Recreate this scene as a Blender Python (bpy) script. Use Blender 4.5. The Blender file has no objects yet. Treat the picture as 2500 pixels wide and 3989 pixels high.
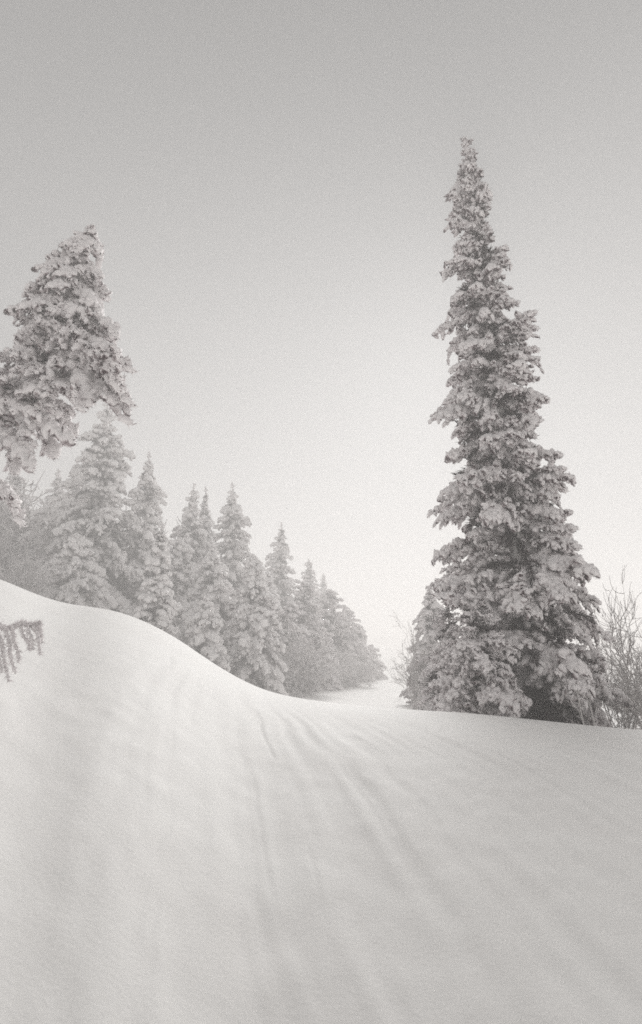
import bpy, math, random
import numpy as np
from mathutils import Matrix, Vector, Euler

# ------------------------------------------------------------------ camera, world, sun, exposure
S = bpy.context.scene
COL = S.collection
EYE = 1.6
PITCH = math.radians(14.3)
F_PX = 2216.0
cam_d = bpy.data.cameras.new('camera')
cam = bpy.data.objects.new('camera', cam_d)
COL.objects.link(cam)
cam.location = (0, 0, EYE)
cam.rotation_euler = (math.radians(90) + PITCH, 0, 0)
cam_d.sensor_fit = 'VERTICAL'
cam_d.sensor_height = 36.0
cam_d.lens = 36.0 * F_PX / 3989.0
cam_d.clip_start = 0.05
cam_d.clip_end = 2000
S.camera = cam

SUN_EL = math.radians(29)
SUN_AZ = math.radians(13)
world = bpy.data.worlds.new('World')
S.world = world
world.use_nodes = True
wn, wl = world.node_tree.nodes, world.node_tree.links
bg = wn['Background']
sky = wn.new('ShaderNodeTexSky')
sky.sky_type = 'NISHITA'
sky.sun_disc = False
sky.sun_elevation = SUN_EL
sky.sun_rotation = SUN_AZ
sky.air_density = 1.0
sky.dust_density = 1
sky.ozone_density = 1.0
hs = wn.new('ShaderNodeHueSaturation')
hs.inputs['Saturation'].default_value = 0.06
wl.new(sky.outputs[0], hs.inputs['Color'])
# cloud and fog layer over the clear sky: overcast light, brightest low down all the way round
CLOUD_MIX = 0.92
CLOUD_A, CLOUD_B, CLOUD_N = 2.9, 4.0, 1.0
CLOUD_G = 1.7
tcw = wn.new('ShaderNodeTexCoord')
sepw = wn.new('ShaderNodeSeparateXYZ')
wl.new(tcw.outputs['Generated'], sepw.inputs[0])
inv = wn.new('ShaderNodeMath'); inv.operation = 'SUBTRACT'; inv.inputs[0].default_value = 1.0; inv.use_clamp = True
wl.new(sepw.outputs['Z'], inv.inputs[1])
pw = wn.new('ShaderNodeMath'); pw.operation = 'POWER'; pw.inputs[1].default_value = CLOUD_N
wl.new(inv.outputs[0], pw.inputs[0])
lum = wn.new('ShaderNodeMath'); lum.operation = 'MULTIPLY_ADD'; lum.inputs[1].default_value = CLOUD_B; lum.inputs[2].default_value = CLOUD_A
sd = Vector((math.sin(SUN_AZ) * math.cos(SUN_EL), math.cos(SUN_AZ) * math.cos(SUN_EL), math.sin(SUN_EL)))
dotw = wn.new('ShaderNodeVectorMath'); dotw.operation = 'DOT_PRODUCT'; dotw.inputs[1].default_value = sd
wl.new(tcw.outputs['Generated'], dotw.inputs[0])
hlf = wn.new('ShaderNodeMath'); hlf.operation = 'MULTIPLY_ADD'; hlf.inputs[1].default_value = 0.5; hlf.inputs[2].default_value = 0.5
wl.new(dotw.outputs['Value'], hlf.inputs[0])
pw2 = wn.new('ShaderNodeMath'); pw2.operation = 'POWER'; pw2.inputs[1].default_value = 7.0
wl.new(hlf.outputs[0], pw2.inputs[0])
glow = wn.new('ShaderNodeMath'); glow.operation = 'MULTIPLY_ADD'; glow.inputs[1].default_value = CLOUD_G; glow.inputs[2].default_value = 0.6
wl.new(pw2.outputs[0], glow.inputs[0])
pg = wn.new('ShaderNodeMath'); pg.operation = 'MULTIPLY'
wl.new(pw.outputs[0], pg.inputs[0]); wl.new(glow.outputs[0], pg.inputs[1])
wl.new(pg.outputs[0], lum.inputs[0])
tint = wn.new('ShaderNodeVectorMath'); tint.operation = 'SCALE'; tint.inputs[0].default_value = (1.0, 0.985, 0.97)
wl.new(lum.outputs[0], tint.inputs['Scale'])
cloud = wn.new('ShaderNodeMix'); cloud.data_type = 'RGBA'
cloud.inputs['Factor'].default_value = CLOUD_MIX
for i_ in cloud.inputs:
    if i_.name == 'B' and i_.type == 'RGBA': wl.new(tint.outputs[0], i_)
    if i_.name == 'A' and i_.type == 'RGBA': wl.new(hs.outputs[0], i_)
wl.new([o_ for o_ in cloud.outputs if o_.type == 'RGBA'][0], bg.inputs['Color'])
bg.inputs['Strength'].default_value = 0.063

sun_d = bpy.data.lights.new('sun', 'SUN')
sun_d.energy = 2.6
sun_d.angle = math.radians(25)
sun_d.color = (1.0, 0.985, 0.96)
sun = bpy.data.objects.new('sun', sun_d)
COL.objects.link(sun)
sd = Vector((math.sin(SUN_AZ) * math.cos(SUN_EL), math.cos(SUN_AZ) * math.cos(SUN_EL), math.sin(SUN_EL)))
sun.rotation_euler = sd.to_track_quat('Z', 'Y').to_euler()

S.view_settings.view_transform = 'Standard'
S.view_settings.look = 'None'
S.view_settings.gamma = 1.0
S.view_settings.use_curve_mapping = False
S.view_settings.exposure = 0.36
S.cycles.max_bounces = 12
S.cycles.diffuse_bounces = 4
S.cycles.glossy_bounces = 1
S.cycles.transmission_bounces = 0
S.cycles.volume_bounces = 6
S.cycles.use_denoising = False
S.cycles.filter_width = 1.7
HAZE_DENSITY = 0.0140
HAZE_G = 0.25

rng = np.random.default_rng(7)
random.seed(7)

# ------------------------------------------------------------------ helpers
CT, ST = math.cos(PITCH), math.sin(PITCH)

def ray(px, py):
    u = (px - 1250.0) / F_PX
    v = (1994.5 - py) / F_PX
    return np.array((u, CT - v * ST, ST + v * CT))

def at(px, py, Y):
    d = ray(px, py)
    return np.array((0, 0, EYE)) + d * (Y / d[1])

def smoothstep(a, b, x):
    t = np.clip((x - a) / (b - a), 0, 1)
    return t * t * (3 - 2 * t)

_perm = np.random.default_rng(3).random((256, 256))
def vnoise(x, y):
    x = np.asarray(x, float); y = np.asarray(y, float)
    xi = np.floor(x).astype(int); yi = np.floor(y).astype(int)
    fx = x - xi; fy = y - yi
    fx = fx * fx * fx * (fx * (fx * 6 - 15) + 10); fy = fy * fy * fy * (fy * (fy * 6 - 15) + 10)
    a = _perm[xi & 255, yi & 255]; b = _perm[(xi + 1) & 255, yi & 255]
    c = _perm[xi & 255, (yi + 1) & 255]; d = _perm[(xi + 1) & 255, (yi + 1) & 255]
    return (a * (1 - fx) + b * fx) * (1 - fy) + (c * (1 - fx) + d * fx) * fy - 0.5

def mesh_np(name, V, F, mat, rime=None, smooth=True):
    """V (n,3); F list of (m,k) index arrays"""
    me = bpy.data.meshes.new(name)
    V = np.asarray(V, np.float32)
    fs = [np.asarray(f, np.int32) for f in F if len(f)]
    loops = np.concatenate([f.ravel() for f in fs])
    counts = np.concatenate([np.full(len(f), f.shape[1], np.int32) for f in fs])
    starts = np.concatenate(([0], np.cumsum(counts)[:-1])).astype(np.int32)
    me.vertices.add(len(V)); me.vertices.foreach_set('co', V.ravel())
    me.loops.add(len(loops)); me.loops.foreach_set('vertex_index', loops)
    me.polygons.add(len(counts)); me.polygons.foreach_set('loop_start', starts)
    try:
        me.polygons.foreach_set('loop_total', counts)
    except Exception:
        pass
    me.polygons.foreach_set('use_smooth', np.full(len(counts), smooth))
    if rime is not None:
        a = me.attributes.new('rime', 'FLOAT', 'POINT')
        a.data.foreach_set('value', np.asarray(rime, np.float32))
    me.materials.append(mat)
    me.update(calc_edges=True)
    return me

def link(name, data, parent=None):
    o = bpy.data.objects.new(name, data)
    COL.objects.link(o)
    if parent is not None:
        o.parent = parent
    return o

def thing(name, label, cat, loc, group=None):
    o = link(name, None)
    o.empty_display_size = 0.3
    o.location = loc
    o['label'] = label; o['category'] = cat
    if group: o['group'] = group
    return o

# ------------------------------------------------------------------ materials
def new_mat(name):
    m = bpy.data.materials.new(name); m.use_nodes = True
    nt = m.node_tree
    return m, nt.nodes, nt.links, nt.nodes['Principled BSDF']

WIND = Vector((0.50, -0.42, 0.75)).normalized()   # the side the rime has built up on

def rime_mat(name, dark, mid, light, bias, wind_w, scale):
    m, n, l, p = new_mat(name)
    p.inputs['Roughness'].default_value = 0.85
    p.inputs['Specular IOR Level'].default_value = 0.15
    geo = n.new('ShaderNodeNewGeometry')
    dot = n.new('ShaderNodeVectorMath'); dot.operation = 'DOT_PRODUCT'
    dot.inputs[1].default_value = WIND
    l.new(geo.outputs['Normal'], dot.inputs[0])
    at_ = n.new('ShaderNodeAttribute'); at_.attribute_name = 'rime'
    tx = n.new('ShaderNodeTexNoise'); tx.inputs['Scale'].default_value = scale
    tx.inputs['Detail'].default_value = 3
    l.new(geo.outputs['Position'], tx.inputs['Vector'])
    m1 = n.new('ShaderNodeMath'); m1.operation = 'MULTIPLY_ADD'
    l.new(dot.outputs['Value'], m1.inputs[0]); m1.inputs[1].default_value = wind_w; m1.inputs[2].default_value = bias
    m2 = n.new('ShaderNodeMath'); m2.operation = 'ADD'
    l.new(m1.outputs[0], m2.inputs[0]); l.new(at_.outputs['Fac'], m2.inputs[1])
    m3 = n.new('ShaderNodeMath'); m3.operation = 'MULTIPLY_ADD'
    l.new(tx.outputs['Fac'], m3.inputs[0]); m3.inputs[1].default_value = 0.7
    l.new(m2.outputs[0], m3.inputs[2])
    r = n.new('ShaderNodeValToRGB')
    r.color_ramp.elements[0].position = 0.42; r.color_ramp.elements[0].color = (*dark, 1)
    r.color_ramp.elements[1].position = 0.86; r.color_ramp.elements[1].color = (*light, 1)
    e = r.color_ramp.elements.new(0.63); e.color = (*mid, 1)
    l.new(m3.outputs[0], r.inputs['Fac'])
    l.new(r.outputs['Color'], p.inputs['Base Color'])
    return m

M_RIME = rime_mat('rimed_needles', (0.040, 0.014, 0.021), (0.38, 0.325, 0.335), (0.93, 0.90, 0.905), 0.13, 0.60, 6.0)
M_SNOWY = rime_mat('snow_laden_needles', (0.040, 0.015, 0.021), (0.43, 0.385, 0.39), (0.93, 0.91, 0.91), 0.13, 0.62, 4.0)
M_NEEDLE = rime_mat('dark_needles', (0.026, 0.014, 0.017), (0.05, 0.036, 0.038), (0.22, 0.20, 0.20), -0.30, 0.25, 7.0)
M_TWIG = rime_mat('frosted_twigs', (0.16, 0.13, 0.13), (0.42, 0.395, 0.395), (0.85, 0.83, 0.83), 0.14, 0.35, 3.0)
M_BARE = rime_mat('bare_twigs', (0.10, 0.078, 0.080), (0.20, 0.175, 0.175), (0.60, 0.58, 0.57), 0.05, 0.35, 5.0)
M_BARK = rime_mat('frosted_bark', (0.05, 0.037, 0.036), (0.11, 0.095, 0.095), (0.55, 0.54, 0.53), -0.05, 0.45, 12.0)

def snow_mat():
    m, n, l, p = new_mat('wind_packed_snow')
    p.inputs['Roughness'].default_value = 0.7
    p.inputs['Specular IOR Level'].default_value = 0.2
    tc = n.new('ShaderNodeNewGeometry')
    t1 = n.new('ShaderNodeTexNoise'); t1.inputs['Scale'].default_value = 1.3; t1.inputs['Detail'].default_value = 5
    l.new(tc.outputs['Position'], t1.inputs['Vector'])
    r = n.new('ShaderNodeValToRGB')
    r.color_ramp.elements[0].position = 0.3; r.color_ramp.elements[0].color = (0.86, 0.85, 0.84, 1)
    r.color_ramp.elements[1].position = 0.7; r.color_ramp.elements[1].color = (0.90, 0.895, 0.885, 1)
    l.new(t1.outputs['Fac'], r.inputs['Fac']); l.new(r.outputs['Color'], p.inputs['Base Color'])
    t2 = n.new('ShaderNodeTexNoise'); t2.inputs['Scale'].default_value = 45; t2.inputs['Detail'].default_value = 4
    l.new(tc.outputs['Position'], t2.inputs['Vector'])
    b = n.new('ShaderNodeBump'); b.inputs['Strength'].default_value = 0.22; b.inputs['Distance'].default_value = 0.008
    l.new(t2.outputs['Fac'], b.inputs['Height']); l.new(b.outputs['Normal'], p.inputs['Normal'])
    return m
M_SNOW = snow_mat()

# ------------------------------------------------------------------ terrain
CREST = [(-700, 2080), (-300, 2170), (0, 2252), (150, 2322), (270, 2358), (400, 2366), (500, 2392), (600, 2436), (700, 2490),
         (780, 2552), (900, 2628), (1000, 2680), (1100, 2710), (1300, 2740), (1600, 2765), (1800, 2775), (2000, 2795),
         (2250, 2822), (2500, 2845), (2900, 2870)]
_ca, _ct = [], []
for px_, py_ in CREST:
    d_ = ray(px_, py_)
    _ca.append(math.atan2(d_[0], d_[1])); _ct.append(d_[2] / math.hypot(d_[0], d_[1]))
_ca = np.array([-math.pi, -1.6] + _ca + [1.6, math.pi]); _ct = np.array([-0.05, 0.10] + _ct + [-0.16, -0.05])

_sa = np.linspace(-math.pi, math.pi, 4000)
_st = np.interp(_sa, _ca, _ct)
_k = np.exp(-0.5 * (np.arange(-60, 61) / 16.0) ** 2); _k /= _k.sum()
_st = np.convolve(np.pad(_st, 60, mode='edge'), _k, mode='valid')

def smin(a, b, k):
    h = np.clip(0.5 + 0.5 * (b - a) / k, 0, 1)
    return b * (1 - h) + a * h - k * h * (1 - h)

def _rc(az):
    return np.interp(az, [-math.pi, -0.55, -0.25, 0.0, 0.5, math.pi], [9.0, 9.0, 9.5, 8.5, 8.0, 8.0])

def _mound(te, az, r):
    """near slope: a rounded ramp from the photographer's feet up to the crest, falling away behind it"""
    rc = _rc(az)
    slope = te + EYE / rc
    k = 1.6
    ramp = slope * 1.06 * r + k * 0.25
    fall = np.interp(az, [-0.6, -0.3, -0.12, 0.1, 0.6], [0.02, 0.12, 0.30, 0.28, 0.26])
    drop = slope * rc + k * 0.25 - fall * (r - rc)
    return smin(ramp, drop, k) - k * 0.25 * np.exp(-r / 1.5)

# fit the crest height so that the skyline of the slope follows CREST
_target = _st.copy(); _rr = np.linspace(4, 14, 120)
for _ in range(6):
    _A, _R = np.meshgrid(_sa[::10], _rr, indexing='ij')
    _e = ((_mound(np.repeat(_st[::10, None], 120, 1), _A, _R) - EYE) / _R).max(1)
    _st = _st + np.interp(_sa, _sa[::10], _target[::10] - _e)

FAR = 1.5
XE_Y = [0, 14, 18, 25, 30, 38, 60, 120]
XE_X = [-1.5, -1.5, -1.4, -1.1, 1.0, 3.6, 10.0, 24.0]

def ground_z(x, y):
    x = np.asarray(x, float); y = np.asarray(y, float)
    r = np.hypot(x, y) + 1e-6
    az = np.arctan2(x, y)
    te = np.interp(az, _sa, _st)
    rc = _rc(az)
    zm = _mound(te, az, r)
    x = x / FAR; y = y / FAR
    xe = np.interp(y, XE_Y, XE_X)
    u = xe - x - 0.5
    hill = 0.50 * np.log1p(np.exp(np.clip(u * 1.2, -30, 30))) / 1.2
    hill = 5.0 * np.tanh(hill / 5.0)
    base = 0.30 + hill + 0.10 * vnoise(x * 0.21, y * 0.21)
    base = base - 0.010 * np.clip(y - 45, 0, 60)
    base = EYE + (base - EYE) * FAR
    far = smoothstep(rc + 0.5, rc + 5.0, r)
    lowb = base * far - 3.0 * (1 - far)
    z = -smin(-zm, -lowb, 0.5)
    return np.where(r < rc, zm, z)

def gz(x, y):
    return float(ground_z(np.array([x]), np.array([y]))[0])

def build_ground():
    a_f = np.radians(np.arange(-37, 37.001, 0.16))
    a_b = np.radians(np.arange(39.5, 321, 2.5))
    A = np.concatenate((a_f, a_b)); nA = len(A)
    R = np.concatenate((np.arange(0.4, 12.5, 0.045), np.geomspace(12.55, 420, 150))); nR = len(R)
    AA, RR = np.meshgrid(A, R)
    X = RR * np.sin(AA); Y = RR * np.cos(AA)
    Z = ground_z(X, Y)
    # wind-drawn grooves: long ridges all running the same way over the slope
    al = math.radians(-14.5)
    across = X * math.cos(al) - Y * math.sin(al)
    along = X * math.sin(al) + Y * math.cos(al)
    wob = 0.30 * vnoise(along * 0.5 + 9, across * 0.5) + 0.05 * vnoise(along * 2.1 + 3, across * 2.1)
    c = across + wob
    g = 0.35 * vnoise(c * 3.6, along * 0.25) + 0.62 * vnoise(c * 8.0 + 31, along * 0.45 + 5) + 0.40 * vnoise(c * 14.0 + 11, along * 0.6 + 25)
    n1 = vnoise(c * 3.2 + 77, along * 0.22 + 13)
    cut = np.exp(-(n1 / 0.05) ** 2) * smoothstep(-0.22, 0.25, vnoise(along * 0.9 + 40, c * 2.0))
    n2 = vnoise(c * 4.4 + 7, along * 0.30 + 63)
    cut = cut + 0.7 * np.exp(-(n2 / 0.05) ** 2) * smoothstep(-0.10, 0.12, vnoise(along * 1.1 + 90, c * 2.4 + 20))
    patch = smoothstep(-0.3, 0.25, vnoise(X * 0.35 + 50, Y * 0.35 + 50))
    side = smoothstep(-0.32, 0.2, c)
    fade = 1 - smoothstep(3.6, 6.8, RR)
    Z = Z + (0.090 * g - 0.024 * cut * smoothstep(-0.2, 0.6, c)) * fade * (0.35 + 0.65 * patch) * (0.03 + 0.97 * side)
    Z = Z + 0.006 * vnoise(X * 0.6, Y * 0.6) * (1 - smoothstep(6, 9, RR)) + (0.008 * vnoise(X * 4.8 + Y * 3.6, Y * 4.8 - X * 3.6) + 0.004 * vnoise(X * 9 - Y * 11, Y * 9 + X * 11)) * fade
    V = np.stack((X, Y, Z), -1).reshape(-1, 3)
    i = np.arange(nR - 1)[:, None]; j = np.arange(nA)[None, :]; j2 = (j + 1) % nA
    F = np.stack((i * nA + j, i * nA + j2, (i + 1) * nA + j2, (i + 1) * nA + j), -1).reshape(-1, 4)[:, ::-1]
    V = np.concatenate((V, [[0, 0, float(Z[0].mean())]]))
    ci = len(V) - 1
    jj = np.arange(nA)
    F2 = np.stack((np.full(nA, ci), (jj + 1) % nA, jj), -1)
    o = link('snow_ground', mesh_np('snow_ground', V, [F, F2], M_SNOW))
    o['kind'] = 'structure'
build_ground()

# ------------------------------------------------------------------ haze
def build_haze():
    w, y0, y1, z0, z1 = 430, -430, 430, -12, 17
    V = [(-w, y0, z0), (w, y0, z0), (w, y1, z0), (-w, y1, z0), (-w, y0, z1), (w, y0, z1), (w, y1, z1), (-w, y1, z1)]
    F = np.array([(0, 3, 2, 1), (4, 5, 6, 7), (0, 1, 5, 4), (1, 2, 6, 5), (2, 3, 7, 6), (3, 0, 4, 7)])
    m = bpy.data.materials.new('haze'); m.use_nodes = True
    n, l = m.node_tree.nodes, m.node_tree.links
    n.clear()
    out = n.new('ShaderNodeOutputMaterial'); v = n.new('ShaderNodeVolumePrincipled')
    v.inputs['Color'].default_value = (0.985, 0.972, 0.964, 1)
    v.inputs['Density'].default_value = HAZE_DENSITY
    v.inputs['Anisotropy'].default_value = HAZE_G
    l.new(v.outputs[0], out.inputs['Volume'])
    o = link('haze', mesh_np('haze', V, [F], m, smooth=False))
    o['kind'] = 'stuff'
build_haze()

# ------------------------------------------------------------------ tubes
def tube(P, rad, sides, r, lump=0.0, toplift=0.0, base_rime=0.5, twist=True):
    """lumpy tube along P (n,3) with radii rad (n,). returns V, F(quads), rime"""
    P = np.asarray(P, float); n = len(P)
    T = np.gradient(P, axis=0); T /= np.linalg.norm(T, axis=1)[:, None] + 1e-9
    up = np.where(np.abs(T[:, 2:3]) > 0.9, np.array([[1., 0, 0]]), np.array([[0, 0, 1.]]))
    B = np.cross(T, up); B /= np.linalg.norm(B, axis=1)[:, None] + 1e-9
    N = np.cross(B, T)
    ang = np.arange(sides) * 2 * math.pi / sides
    off = (np.arange(n) % 2) * math.pi / sides if twist else np.zeros(n)
    a = ang[None, :] + off[:, None]
    dirs = np.cos(a)[..., None] * B[:, None, :] + np.sin(a)[..., None] * N[:, None, :]
    h = r.random((n, sides))
    h = 0.55 * h + 0.3 * np.roll(h, 1, 1) + 0.15 * np.roll(h, 1, 0)
    h = (h - 0.5) * 2
    R = rad[:, None] * (1 + lump * h)
    R = R * (1 + toplift * np.clip(dirs[..., 2], -0.3, 1))
    V = P[:, None, :] + dirs * R[..., None]
    i = np.arange(n - 1)[:, None]; j = np.arange(sides)[None, :]; j2 = (j + 1) % sides
    F = np.stack((i * sides + j, i * sides + j2, (i + 1) * sides + j2, (i + 1) * sides + j), -1).reshape(-1, 4)
    rime = np.clip(base_rime + 0.72 * h, -0.2, 1.3)
    return V.reshape(-1, 3), F, rime.ravel()

class Geo:
    def __init__(s): s.V, s.Q, s.T, s.R, s.n = [], [], [], [], 0
    def add(s, V, F, R):
        V = np.asarray(V); F = np.asarray(F)
        (s.Q if F.shape[1] == 4 else s.T).append(F + s.n)
        s.V.append(V); s.R.append(R); s.n += len(V)
    def arrays(s):
        V = np.concatenate(s.V); R = np.concatenate(s.R)
        Q = np.concatenate(s.Q) if s.Q else np.zeros((0, 4), int)
        T = np.concatenate(s.T) if s.T else np.zeros((0, 3), int)
        return V, Q, T, R
    def mesh(s, name, mat):
        V, Q, T, R = s.arrays()
        return mesh_np(name, V, [Q, T], mat, R)

def spikes(P, rad, per_m, length, r, rime_lo, rime_hi, width=0.007):
    """needle tufts standing out of a twig"""
    seg = np.linalg.norm(np.diff(P, axis=0), axis=1); L = seg.sum()
    n = max(3, int(L * per_m))
    s = r.random(n) * (len(P) - 1); k = np.minimum(s.astype(int), len(P) - 2); f = (s - k)[:, None]
    C = P[k] * (1 - f) + P[k + 1] * f
    T = P[k + 1] - P[k]; T /= np.linalg.norm(T, axis=1)[:, None] + 1e-9
    rr = np.interp(s, np.arange(len(P)), rad)[:, None]
    D = r.normal(size=(n, 3)); D -= (D * T).sum(1)[:, None] * T; D /= np.linalg.norm(D, axis=1)[:, None] + 1e-9
    out = D * 0.8 + T * 0.6; out /= np.linalg.norm(out, axis=1)[:, None]
    side = np.cross(out, r.normal(size=(n, 3))); side /= np.linalg.norm(side, axis=1)[:, None] + 1e-9
    ln = length * (0.5 + r.random((n, 1)))
    b = C + D * rr * 0.75
    V = np.stack((b - side * width, b + side * width, b + out * ln), 1).reshape(-1, 3)
    F = np.arange(3 * n).reshape(-1, 3)
    R = np.repeat(rime_lo + (rime_hi - rime_lo) * r.random(n), 3)
    return V, F, R

def bough_geo(L, seed, step=0.026, sides=7, per_m=110, thick=1.0, droop=0.42, wide=0.30, gap=0.055):
    """one rimed spruce bough: stem along +X that droops, side twigs in a flat spray, short sub-twigs"""
    r = np.random.default_rng(seed)
    g = Geo()
    def curve(p0, d, ln, sag, n=None, wig=0.05):
        n = n or max(4, int(ln / step))
        t = np.linspace(0, 1, n)[:, None]
        d = np.asarray(d, float); d = d / np.linalg.norm(d)
        P = p0 + d * ln * t + np.array([0, 0, -1.0]) * sag * ln * t ** 2
        w = r.normal(size=(1, 3)) * wig * ln
        return P + w * np.sin(t * math.pi) * 0.5
    def put(P, r0, r1, br):
        n = len(P); t = np.linspace(0, 1, n)
        rad = (r0 * (1 - t) + r1 * t) * (0.85 + 0.3 * r.random(n))
        e = np.minimum(1, (1 - t) * (n / 2.2)); rad = rad * np.sqrt(np.clip(e, 0.03, 1))
        g.add(*tube(P, rad, sides, r, lump=0.62, toplift=0.30, base_rime=br))
        if per_m: g.add(*spikes(P, rad, per_m, 0.034, r, 0.0, 0.85))
    main = curve(np.zeros(3), (1, 0, 0.16), L, droop, wig=0.04)
    put(main, 0.050 * thick, 0.060 * thick, 0.50)
    nt = max(5, int(L / gap))
    for i in range(nt):
        s = 0.08 + 0.91 * (i + r.random() * 0.8) / nt
        k = min(int(s * (len(main) - 1)), len(main) - 2)
        p = main[k]; T = main[k + 1] - main[k]; T = T / np.linalg.norm(T)
        ln = (0.09 + wide * L * (1 - s) ** 0.6 * min(1, s * 2.5 + 0.2)) * (0.6 + 0.7 * r.random())
        ln = min(ln, 0.55)
        phi = r.normal() * 0.55 + (0 if i % 2 else math.pi)
        if r.random() < 0.3: phi = r.uniform(0, 6.28); ln *= 0.6
        a = math.radians(r.uniform(36, 70))
        d = T * math.cos(a) + (np.array([0, math.cos(phi), 0]) + np.array([0, 0, math.sin(phi) * 0.8])) * math.sin(a)
        P = curve(p, d, ln, r.uniform(0.10, 0.45))
        put(P, 0.036 * thick, 0.052 * thick, r.uniform(0.30, 0.64))
        for _ in range(int(ln / (gap * 1.2))):
            k2 = r.integers(max(1, len(P) // 4), len(P))
            T2 = P[k2] - P[k2 - 1]; T2 = T2 / np.linalg.norm(T2)
            d2 = T2 * 0.7 + r.normal(size=3) * 0.62
            P2 = curve(P[k2], d2, r.uniform(0.06, 0.14), 0.2)
            put(P2, 0.028 * thick, 0.044 * thick, r.uniform(0.25, 0.62))
    return g

LENS = [0.30, 0.5, 0.75, 1.05, 1.45, 1.95, 2.6]
PROTO, PROTO_LOW, PROTO_HEAVY = {}, {}, {}
for li, L_ in enumerate(LENS):
    big = L_ > 1.6
    for v_ in range(3 if big else 4):
        dr = (0.34, 0.42, 0.52, 0.30)[v_]
        PROTO.setdefault(li, []).append(bough_geo(L_, 100 + li * 10 + v_, step=0.034 if big else 0.028, sides=6 if big else 7,
                                                  per_m=80, thick=(1.15, 1.3, 1.05, 1.4)[v_], droop=dr).mesh('bough', M_RIME))
        if L_ < 0.4 or v_ == 3: continue
        PROTO_HEAVY.setdefault(li, []).append(bough_geo(L_, 200 + li * 10 + v_, step=0.06, sides=7, per_m=30, thick=1.9 + 0.25 * v_,
                                                        droop=dr, gap=0.13, wide=0.34).mesh('bough', M_SNOWY))
    for v_ in range(2):
        PROTO_LOW.setdefault(li, []).append(bough_geo(L_, 300 + li * 10 + v_, step=0.08, sides=4, per_m=14, thick=1.9, droop=0.45, gap=0.10).arrays())
PROTO_HEAVY[0] = PROTO_HEAVY[1]
STRAND = [bough_geo(0.9, 400 + v_, step=0.026, per_m=140, thick=0.85, droop=0.22, wide=0.13 + 0.04 * v_).mesh('bough', M_RIME) for v_ in range(3)]
LEADER = bough_geo(1.0, 999, per_m=110, thick=1.0, droop=0.0, wide=0.12).mesh('leader', M_RIME)

def bough_matrix(p, az, pitch, roll, s):
    return Matrix.Translation(p) @ Matrix.Rotation(az, 4, 'Z') @ Matrix.Rotation(-pitch, 4, 'Y') @ Matrix.Rotation(roll, 4, 'X') @ Matrix.Diagonal((s[0], s[1], s[2], 1))

def pick(L):
    return int(np.argmin([abs(math.log(L / q)) for q in LENS]))

def trunk_mesh(axis, r0, r1, seed):
    r = np.random.default_rng(seed)
    n = 40
    t = np.linspace(0, 1, n)
    P = np.array([axis(x) for x in t])
    V, F, R = tube(P, r0 * (1 - t) ** 0.9 + r1, 9, r, lump=0.10, base_rime=0.30, twist=False)
    return mesh_np('trunk', V, [F], M_BARK, R)

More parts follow.
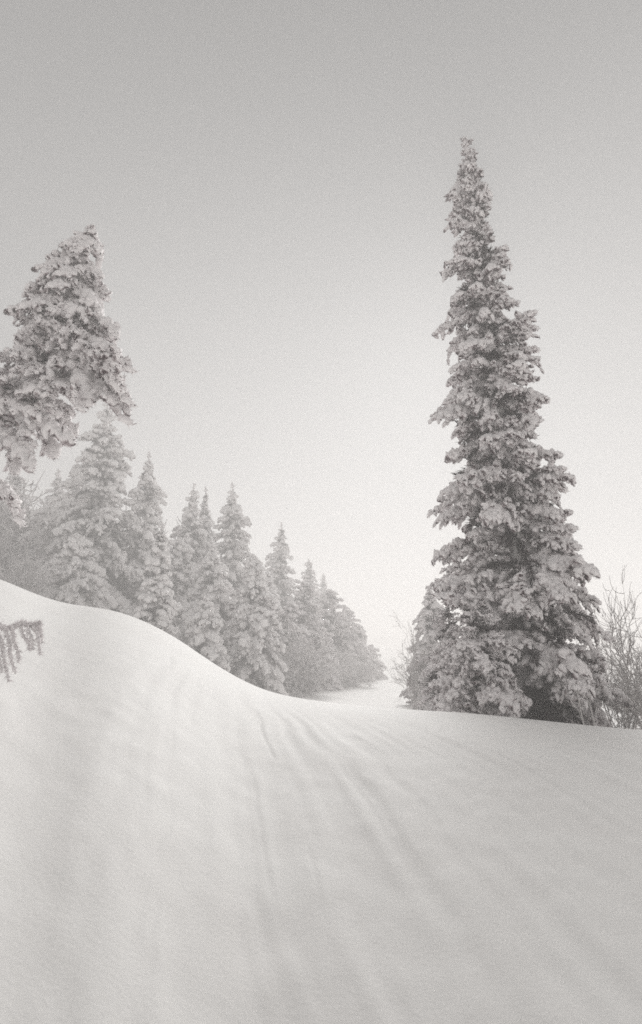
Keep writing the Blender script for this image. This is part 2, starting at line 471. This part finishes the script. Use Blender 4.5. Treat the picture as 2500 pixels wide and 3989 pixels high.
def conifer(label, base, axis, H, length, n, pitch, seed, group=None, name='spruce', cat='spruce tree',
            trunk_r=0.12, joined=False, start=0.04, inner=True, heavy=False, strand_below=-1.0, skip=None, vary=(0.82, 1.08), leader=0.045, power=1.0, rolls=0.25, width=1.0, extra=()):
    """axis(t) local point on the trunk, length(t, az) bough length, pitch(t) bough angle above the horizontal"""
    r = np.random.default_rng(seed)
    root = thing(name, label, cat, tuple(base), group)
    link('trunk', trunk_mesh(axis, trunk_r, 0.012, seed), root)
    az = r.random() * 6.28
    acc = Geo()
    def put(p, a, pt, L, rl, strand=False):
        li = pick(L); s = L / LENS[li]
        sc = (s, s * r.uniform(0.85, 1.2) * width, s * r.uniform(0.9, 1.2))
        M = bough_matrix(Vector(p), a, pt, rl, sc)
        if joined:
            V, Q, T, R = PROTO_LOW[li][r.integers(2)]
            M3 = np.array(M.to_3x3()); V2 = V @ M3.T + np.array(p)
            acc.Q.append(Q + acc.n); acc.T.append(T + acc.n); acc.V.append(V2); acc.R.append(R); acc.n += len(V2)
        else:
            if strand:
                o = link('bough', STRAND[r.integers(3)], root)
                o.matrix_local = bough_matrix(Vector(p), a, pt + 0.08, rl * 2, (L / 0.9, L / 0.9 * r.uniform(0.9, 1.3), L / 0.9))
                return
            pr = PROTO_HEAVY if heavy else PROTO
            o = link('bough', pr[li][r.integers(len(pr[li]))], root)
            if heavy and li == 0: M = bough_matrix(Vector(p), a, pt, rl, [q * LENS[0] / LENS[1] for q in sc])
            o.matrix_local = M
    for i in range(n):
        t = start + (1 - start) * ((i + r.random()) / n) ** power
        t = min(t, 0.995)
        az += 2.39996 + r.normal() * 0.35
        L = max(0.16, length(t, az) * r.uniform(*vary))
        pt_, rl_ = pitch(t) + r.normal() * 0.13, r.normal() * rolls
        if skip and skip(t, az):
            r.uniform(size=2); r.integers(4)
            continue
        put(axis(t), az, pt_, L, rl_, t < strand_below)
    for (p, a, pt, L) in extra:
        o = link('bough', STRAND[r.integers(3)], root)
        o.matrix_local = bough_matrix(Vector(p), a, pt, r.normal() * 0.4, (L / 0.9, L / 0.9 * width, L / 0.9))
    # leader at the tip
    ld = link('leader', LEADER, root)
    ld.matrix_local = bough_matrix(Vector(axis(0.965)), 0.3, 1.53, 0, (leader * H,) * 3)
    if joined:
        link('crown', acc.mesh('crown', M_RIME), root)
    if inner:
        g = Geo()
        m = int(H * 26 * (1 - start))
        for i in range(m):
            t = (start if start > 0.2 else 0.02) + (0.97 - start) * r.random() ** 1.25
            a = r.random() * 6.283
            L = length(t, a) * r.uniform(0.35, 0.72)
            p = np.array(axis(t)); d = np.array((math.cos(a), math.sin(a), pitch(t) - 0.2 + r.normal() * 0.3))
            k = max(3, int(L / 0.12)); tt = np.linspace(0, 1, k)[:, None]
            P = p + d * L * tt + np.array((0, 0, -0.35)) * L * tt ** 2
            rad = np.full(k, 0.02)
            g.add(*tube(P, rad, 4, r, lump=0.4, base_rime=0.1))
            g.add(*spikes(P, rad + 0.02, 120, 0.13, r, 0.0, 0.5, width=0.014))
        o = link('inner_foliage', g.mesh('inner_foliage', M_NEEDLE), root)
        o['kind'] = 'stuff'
    return root

# ------------------------------------------------------------------ the tall spruce on the right
HY = 11.2
hero_rows = [  # photo row, left edge, right edge
    (550, 1806, 1822), (620, 1788, 1868), (700, 1768, 1882), (760, 1722, 1905), (850, 1728, 1915), (940, 1772, 1902),
    (1000, 1748, 1950), (1100, 1712, 1990), (1200, 1700, 1990), (1300, 1752, 2060), (1380, 1738, 2105), (1480, 1680, 2095),
    (1560, 1715, 2130), (1650, 1665, 2100), (1730, 1730, 2120), (1800, 1672, 2165), (1930, 1700, 2200), (2040, 1738, 2250),
    (2180, 1692, 2320), (2300, 1692, 2365), (2450, 1650, 2385), (2600, 1635, 2410), (2760, 1660, 2460)]
hero_axis_px = [(548, 1815), (900, 1862), (1200, 1895), (1700, 1955), (2300, 2030), (2800, 2085)]
_hz, _hl, _hr = [], [], []
for yy, xl, xr in hero_rows:
    xa = np.interp(yy, [q[0] for q in hero_axis_px], [q[1] for q in hero_axis_px])
    pa, pl, pr = at(xa, yy, HY), at(xl, yy, HY), at(xr, yy, HY)
    _hz.append(pa[2]); _hl.append(pa[0] - pl[0]); _hr.append(pr[0] - pa[0])
_ax = np.array([at(q[1], q[0], HY) for q in hero_axis_px])
hb = np.array((_ax[-1][0], HY, 0.0)); hb[2] = gz(hb[0], HY) - 0.1
H_HERO = _ax[0][2] - hb[2]
def hero_axis(t):
    z = hb[2] + t * H_HERO
    x = np.interp(z, _ax[::-1, 2], _ax[::-1, 0])
    return np.array((x - hb[0], 0.02 * math.sin(t * 9), t * H_HERO))
def hero_gap(t, a):
    s, c = math.sin(a), math.cos(a)
    return (t < 0.075 and s < -0.2 and c > -0.25) or (0.245 < t < 0.285 and s < -0.3 and c < 0.1) \
        or (0.13 < t < 0.165 and s < -0.5 and c > 0.0) or (0.545 < t < 0.575 and s < -0.6)

def hero_len(t, a):
    pt = 0.35
    z = hb[2] + t * H_HERO
    w = np.interp(z, _hz[::-1], _hl[::-1]), np.interp(z, _hz[::-1], _hr[::-1])
    c = math.cos(a)
    f = 0.5 + 0.5 * c
    return max(0.14, (w[0] * (1 - f) + w[1] * f) * 1.02)
conifer('tall narrow spruce caked in rime, standing alone on the right of the trail', hb, hero_axis, H_HERO, hero_len, 250,
        lambda t: 0.02 + 0.35 * t - 0.10 * (1 - t), 11, name='spruce', trunk_r=0.20, leader=0.025, skip=hero_gap, vary=(0.62, 1.12), power=1.12, start=0.03)

# ------------------------------------------------------------------ the leaning spruce at the left edge
LY = 8.2
left_axis_px = [(905, 335), (1100, 290), (1300, 215), (1550, 60), (1800, -90), (2200, -260), (2600, -380)]
_lx = np.array([at(q[1], q[0], LY) for q in left_axis_px])
lb = np.array((_lx[-1][0], LY, 0.0)); lb[2] = gz(lb[0], LY) - 0.1
H_LEFT = _lx[0][2] - lb[2]
left_rows = [(905, 310, 385), (960, 245, 400), (1050, 145, 415), (1120, 130, 428), (1200, 65, 436), (1260, 65, 438), (1310, 120, 438),
             (1380, 70, 425), (1500, -150, 330), (1650, -300, 215), (1850, -500, 120), (2200, -760, 60), (2600, -900, 60)]
_lz, _ll, _lr = [], [], []
for yy, xl, xr in left_rows:
    xa = np.interp(yy, [q[0] for q in left_axis_px], [q[1] for q in left_axis_px])
    pa, pl, pr = at(xa, yy, LY), at(xl, yy, LY), at(xr, yy, LY)
    _lz.append(pa[2]); _ll.append(pa[0] - pl[0]); _lr.append(pr[0] - pa[0])
def left_axis(t):
    z = lb[2] + t * H_LEFT
    x = np.interp(z, _lx[::-1, 2], _lx[::-1, 0])
    return np.array((x - lb[0], 0, t * H_LEFT))
def left_len(t, a):
    z = lb[2] + t * H_LEFT
    f = 0.5 + 0.5 * math.cos(a)
    w = np.interp(z, _lz[::-1], _ll[::-1]) * (1 - f) + np.interp(z, _lz[::-1], _lr[::-1]) * f
    return min(2.2, max(0.28, w * 1.12))
def bough_from(base, sx, sy, tx, ty, Y):
    a_, b_ = at(sx, sy, Y), at(tx, ty, Y - 0.25)
    d_ = b_ - a_
    return (a_ - base, math.atan2(d_[1], d_[0]), math.atan2(d_[2], math.hypot(d_[0], d_[1])) + 0.09, float(np.linalg.norm(d_)))
_ex = [bough_from(lb, *q) for q in [
    (-20, 1600, 275, 1745, 7.9), (150, 1330, 470, 1515, 8.2), (210, 1290, 445, 1470, 8.0), (90, 1440, 295, 1560, 7.8),
    (40, 1500, 185, 1715, 8.0), (-60, 1640, 115, 1850, 7.8), (230, 1290, 430, 1590, 8.3), (-120, 1760, 60, 1990, 8.0),
    (180, 1300, 335, 1600, 8.1), (120, 1400, 200, 1570, 8.0), (60, 1560, 210, 1800, 8.2), (-30, 1650, 60, 1860, 8.1),
    (200, 1250, 460, 1400, 8.1), (240, 1330, 470, 1560, 8.3), (-40, 1560, 150, 1640, 7.7), (270, 1180, 452, 1330, 8.2)]]
conifer('blunt leaning spruce with drooping frosted boughs, cut by the left edge of the photo', lb, left_axis, H_LEFT, left_len, 84,
        lambda t: -0.62 + 0.42 * t, 23, name='spruce', trunk_r=0.17, leader=0.03, start=0.44, rolls=0.35, inner=False, strand_below=0.70, extra=_ex)

# a small spruce just outside the left edge: only the tip of one bough hangs into the photo
nb = np.array((-2.75, 3.1, 0.0)); nb[2] = gz(nb[0], nb[1]) - 0.05
near = conifer('nearest spruce, only frosted bough tips hanging over the snow at the left edge', nb,
               lambda t: np.array((0, 0, 2.6 * t)), 2.6, lambda t, a: 0.55 * (1 - t) + 0.12, 46, lambda t: -0.2 + 0.4 * t, 29, trunk_r=0.06)
g = Geo()
nr = np.random.default_rng(77)
def hanging(pts, Y, r0, r1):
    Q = np.array([at(*q, Y) for q in pts]) - nb
    tt = np.linspace(0, 1, 26); src = np.linspace(0, 1, len(Q))
    Q = np.stack([np.interp(tt, src, Q[:, c]) for c in range(3)], -1)
    rad = np.linspace(r0, r1, 26) * nr.uniform(0.7, 1.3, 26)
    g.add(*tube(Q, rad, 6, nr, lump=0.5, toplift=0.2, base_rime=0.8))
    g.add(*spikes(Q, rad, 900, 0.020, nr, 0.25, 1.1, width=0.0022))
hanging([(-640, 2250), (-300, 2330), (-60, 2420), (40, 2450), (85, 2425), (125, 2436), (158, 2425)], 3.1, 0.016, 0.009)
hanging([(-300, 2330), (-160, 2400), (-60, 2470), (-15, 2560)], 3.0, 0.013, 0.008)
for pts, Y in [([(-20, 2440), (6, 2500), (18, 2580), (34, 2655)], 3.08), ([(14, 2448), (36, 2500), (40, 2560), (60, 2625)], 3.1),
               ([(48, 2452), (54, 2500), (72, 2540), (70, 2580)], 3.12), ([(80, 2440), (90, 2480), (112, 2500), (114, 2535)], 3.1),
               ([(100, 2452), (118, 2475), (126, 2505), (128, 2532)], 3.08), ([(128, 2440), (146, 2470), (152, 2515), (158, 2552)], 3.1),
               ([(135, 2452), (152, 2440), (160, 2470), (163, 2505)], 3.13), ([(-50, 2430), (-25, 2500), (-8, 2560), (6, 2620)], 3.05)]:
    hanging(pts, Y, 0.010, 0.007)
link('bough', g.mesh('bough', M_RIME), near)

# ------------------------------------------------------------------ spruces along the left of the trail
GL = 'rimed spruces along the left side of the trail'
def simple(label, px, py_top, Y, half_w, n, seed, joined=False, lean=0.0, tip=1.0, group=GL, droop=-0.25, far=True, heavy=True, shape=0.76, **kw):
    Y = Y * FAR if far else Y
    half_w = half_w * FAR if far else half_w
    top = at(px, py_top, Y)
    bx = top[0] - lean
    z0 = gz(bx, Y) - 0.1
    base = np.array((bx, Y, z0)); H = top[2] - z0
    r = np.random.default_rng(seed)
    ph = r.random(4) * 6.28
    def axis(t): return np.array((lean * t + 0.03 * math.sin(5 * t + ph[0]), 0.03 * math.sin(4 * t + ph[1]), H * t))
    def length(t, a):
        b = half_w * (1 - t) ** shape * (1 + 0.16 * math.sin(a * 2 + ph[2]) + 0.14 * math.sin(t * 21 + ph[3]))
        return max(0.18, b * min(1, 0.75 + t * 2.5))
    return conifer(label, base, axis, H, length, n, lambda t: droop + 0.55 * t, seed, group=group, joined=joined, trunk_r=0.03 + 0.012 * H, heavy=heavy, **kw)

simple('tallest spruce of the left row, with a wide skirt of snowy boughs', 420, 1560, 19.5, 2.5, 130, 41, lean=0.1, width=1.0)
simple('pointed spruce just right of the tallest one in the left row', 582, 1765, 20.5, 1.8, 105, 42)
simple('slim pale young spruce in front of the left row, on the snow edge', 628, 2040, 15.5, 0.75, 70, 43, shape=0.7)
simple('spire-topped spruce left of the twin tips in the middle of the left row', 757, 1888, 23.5, 1.7, 100, 44)
simple('thin spruce whose tip stands close beside another in the left row', 800, 1900, 25.0, 1.5, 85, 45)
simple('tall pointed spruce in the middle of the left row, with a fine spire', 908, 1885, 24.0, 1.9, 105, 46)
simple('bulky low spruce heaped with snow where the left row meets the trail', 985, 2160, 17.5, 1.35, 120, 47, shape=0.62)
simple('broad snow-heaped spruce half hidden behind the slim young one', 830, 2120, 19.0, 1.6, 100, 48, shape=0.7)
simple('lone pointed spruce rising above the bushes right of the left row', 1095, 2038, 29.0, 1.9, 95, 49)
simple('full bushy spruce behind the bulky low one, below the lone pointed tip', 1040, 2225, 22.0, 1.6, 95, 71, shape=0.6)
simple('full bushy spruce between the slim young one and the twin tips', 705, 2095, 21.5, 1.6, 95, 72, shape=0.6)
simple('low bushy spruce on the snow edge left of the bulky one', 800, 2330, 16.0, 1.0, 70, 50, shape=0.6)
simple('faint small spruce tip in fog above the trailside bushes', 1203, 2180, 36.0, 1.7, 80, 51, joined=True)
simple('faintest spruce tip, last of the left row before the gap', 1258, 2235, 43.0, 1.7, 80, 52, joined=True)
simple('hazy spruce far left behind the tallest one', 230, 1830, 27.0, 1.9, 80, 53, joined=True)
simple('hazy slim spruce just left of the tallest one', 302, 1800, 26.0, 1.6, 80, 54, joined=True)
simple('blurred spruce at the left photo edge behind the leaning tree', 60, 1830, 21.0, 2.0, 90, 55, joined=True)
simple('low spruce at the foot of the leaning tree, on the upper snow slope', 130, 2060, 19.0, 1.5, 80, 57, joined=False, shape=0.7)
simple('snowy spruce below the tallest one, dark at its foot', 300, 2080, 17.5, 1.45, 95, 58, shape=0.68)
GR = 'dark spruces beside the tall one on the right'
simple('small dark spruce close behind the left side of the tall one', 1672, 2285, 16.0, 1.1, 85, 61, group=GR, droop=-0.3, shape=0.75, heavy=False)
simple('low wide spruce in front of the foot of the tall one, on its left', 1840, 2330, 10.2, 1.15, 120, 62, group=GR, droop=-0.45, shape=0.6, far=False, heavy=False, strand_below=2.0)
simple('stocky spruce tucked between the small dark one and the tall one', 1740, 2330, 12.6, 0.95, 80, 63, group=GR, droop=-0.45, shape=0.65, far=False, heavy=False, strand_below=2.0)

# ------------------------------------------------------------------ deciduous shrubs
def shrub_geo(H, spread, stems, seed, rad, twig, depth, mat, erect):
    """returns list of stem meshes and one mesh of twigs"""
    r = np.random.default_rng(seed)
    stem_meshes, g = [], Geo()
    def seg(p, d, ln, r0, r1, k, sides, geo, br):
        t = np.linspace(0, 1, k)[:, None]
        side = r.normal(size=3) * 0.10 * ln
        P = p + d * ln * t + side * np.sin(t * 3.1)
        geo.add(*tube(P, np.linspace(r0, r1, k), sides, r, lump=0.25, base_rime=br, twist=False))
        return P
    def grow(p, d, ln, rr, lev):
        P = seg(p, d, ln, rr, rr * 0.6, 5, 3 if lev else 4, g, r.uniform(0.2, 0.6))
        if lev >= depth: return
        for _ in range(r.integers(3, 6)):
            k = r.integers(1, 5)
            nd = d * erect + r.normal(size=3) * 0.48 + np.array((0, 0, 0.12)); nd /= np.linalg.norm(nd)
            grow(P[k], nd, ln * r.uniform(0.45, 0.75), max(twig, rr * 0.6), lev + 1)
    for s in range(stems):
        gs = Geo()
        a = r.random() * 6.28; tilt = r.uniform(0.05, 1) ** 0.7 * spread
        d = np.array((math.cos(a) * tilt, math.sin(a) * tilt, 1.0)); d /= np.linalg.norm(d)
        p = np.array((math.cos(a), math.sin(a), 0)) * r.uniform(0.02, 0.25) * spread * H * 0.4
        P = seg(p, d, H * r.uniform(0.5, 0.72), rad, rad * 0.45, 9, 5, gs, 0.35)
        stem_meshes.append(gs.mesh('stem', mat))
        for _ in range(r.integers(6, 9)):
            k = r.integers(2, 9)
            nd = d * 0.75 + r.normal(size=3) * 0.55 + np.array((0, 0, 0.10)); nd /= np.linalg.norm(nd)
            grow(P[k], nd, H * r.uniform(0.16, 0.34), rad * 0.4, 1)
    tw = g.mesh('twigs', mat)
    tw['top'] = float(np.percentile(g.arrays()[0][:, 2], 99.3))
    return stem_meshes, tw

SHRUB = [shrub_geo(2.6, 0.95, 15, 500 + i, 0.026, 0.016, 3, M_TWIG, 0.75) for i in range(3)]
BARE = [shrub_geo(2.6, 0.42, 6, 600 + i, 0.020, 0.0055, 3, M_BARE, 0.9) for i in range(2)]

def shrub(label, px, py_top, Y, kind, i, seed, group, wx=1.0, name='frosted_shrub'):
    if kind is SHRUB: Y *= FAR
    r = np.random.default_rng(seed)
    top = at(px, py_top, Y)
    z0 = gz(top[0], Y) - 0.05
    stems, tw = kind[i % len(kind)]
    s = (top[2] - z0) / tw['top']
    root = thing(name, label, 'shrub', (top[0], Y, z0), group)
    root.rotation_euler = (0, 0, r.random() * 6.28); root.scale = (s * wx, s * wx, s)
    for m in stems: link('stem', m, root)
    t = link('twigs', tw, root); t['kind'] = 'stuff'
    return root

GS = 'frosted shrubs at the end of the left row'
for k, (lab, px, py, Y, w) in enumerate([
    ('rounded frosted shrub right beside the bulky snow-heaped spruce', 1120, 2450, 20.0, 1.1),
    ('frosted shrub low on the trail edge, nearest of the bank', 1190, 2530, 21.0, 1.1),
    ('frosted shrub at the foot of the domed bank, on the trail edge', 1280, 2520, 25.0, 1.15),
    ('small frosted shrub on the trail edge below the sloping shoulder', 1370, 2560, 27.0, 1.2),
    ('last frosted shrub of the bank, beside the foggy gap', 1435, 2580, 31.0, 0.9)]):
    shrub(lab, px, py, Y, SHRUB, k, 700 + k, GS, w)
for k, (lab, px, py, Y, w) in enumerate([
    ('young rimed spruce in the dense bank, tallest under the faint spruce tips', 1185, 2270, 26.0, 1.6),
    ('bushy rimed spruce filling the bank right of the bulky one', 1130, 2350, 22.0, 1.2),
    ('round-topped rimed spruce in the middle of the dense bank', 1285, 2300, 29.0, 1.7),
    ('rimed spruce on the falling shoulder of the bank', 1345, 2365, 31.0, 1.4),
    ('hazy rimed spruce lower down the falling shoulder', 1395, 2430, 33.0, 1.2),
    ('hazy low spruce that ends the bank at the foggy gap', 1440, 2515, 35.0, 1.0),
    ('low rimed spruce at the trail edge before the dense bank', 1235, 2420, 24.0, 1.1)]):
    simple(lab, px, py, Y, w, 70, 720 + k, joined=True, group='rimed young spruces in the bank by the trail', droop=0.0, shape=0.5, tip=0)
GH = 'hazy shrubs behind the left row'
for k, (lab, px, py, Y, w) in enumerate([
    ('hazy shrub on the upper slope at the left photo edge', 30, 2030, 17.5, 1.0),
    ('hazy shrub left of the wide skirt of the tallest spruce', 150, 1930, 20.0, 1.1),
    ('hazy shrub behind the snowy spruce with the dark foot', 260, 1960, 21.5, 1.0),
    ('grey shrub between the two pointed spruces of the left row', 680, 2060, 26.0, 0.9),
    ('grey shrub low on the slope crest at the far left', 90, 2170, 16.0, 1.0)]):
    shrub(lab, px, py, Y, SHRUB, k + 1, 800 + k, GH, w)
GF = 'foggy shrubs far down the trail'
for k, (lab, px, py, Y, w) in enumerate([
    ('ghostly shrub in the fog at the far end of the trail', 1505, 2610, 48.0, 1.3),
    ('ghostly low shrub left of the trail end', 1575, 2628, 55.0, 1.5)]):
    shrub(lab, px, py, Y, SHRUB, k, 850 + k, GF, w)
GB = 'bare shrubs around the tall spruce'
for k, (lab, px, py, Y, w) in enumerate([
    ('bare twiggy shrub poking out left of the small dark spruce', 1610, 2420, 20.0, 0.75),
    ('tall bare sapling clump at the right photo edge', 2475, 2310, 13.0, 0.8),
    ('bare clump between the tall spruce and the right edge clump', 2390, 2430, 11.6, 0.9),
    ('low bare thicket at the foot of the tall spruce, on its right', 2400, 2600, 10.4, 1.1),
    ('bare thicket leaving the photo at the right edge', 2540, 2520, 11.6, 1.0)]):
    shrub(lab, px, py, Y, BARE, k, 900 + k, GB, w, name='bare_shrub')

# thin dead saplings in front of the dark foot of the tall spruce
for lab, pts in [('thin pale leaning sapling before the dark foot of the tall spruce', [(2275, 2830), (2262, 2770), (2250, 2710), (2240, 2665)]),
                 ('thin curved twig right of the leaning sapling, before the tall spruce', [(2318, 2835), (2300, 2755), (2285, 2720), (2245, 2690)])]:
    Ys = 9.6
    P0 = at(*pts[0], Ys); z0 = gz(P0[0], Ys) - 0.05
    P = [np.array((P0[0] + 0.02, Ys, z0))] + [at(*q, Ys) for q in pts]
    P = np.array(P) - np.array((P0[0], Ys, z0))
    tt = np.linspace(0, 1, 24); src = np.linspace(0, 1, len(P))
    P = np.stack([np.interp(tt, src, P[:, c]) for c in range(3)], -1)
    V, F, R = tube(P, np.linspace(0.014, 0.008, 24), 6, rng, lump=0.2, base_rime=0.95, twist=False)
    root = thing('sapling', lab, 'sapling', (P0[0], Ys, z0), 'thin saplings before the tall spruce')
    link('stem', mesh_np('stem', V, [F], M_BARE, R), root)
    g = Geo()
    for k in (7, 12, 17):
        d = rng.normal(size=3); d[2] = abs(d[2]) + 0.5; d /= np.linalg.norm(d)
        Q = P[k] + d * np.linspace(0, 0.28, 6)[:, None]
        g.add(*tube(Q, np.linspace(0.007, 0.004, 6), 4, rng, lump=0.2, base_rime=0.9, twist=False))
    link('twigs', g.mesh('twigs', M_BARE), root)
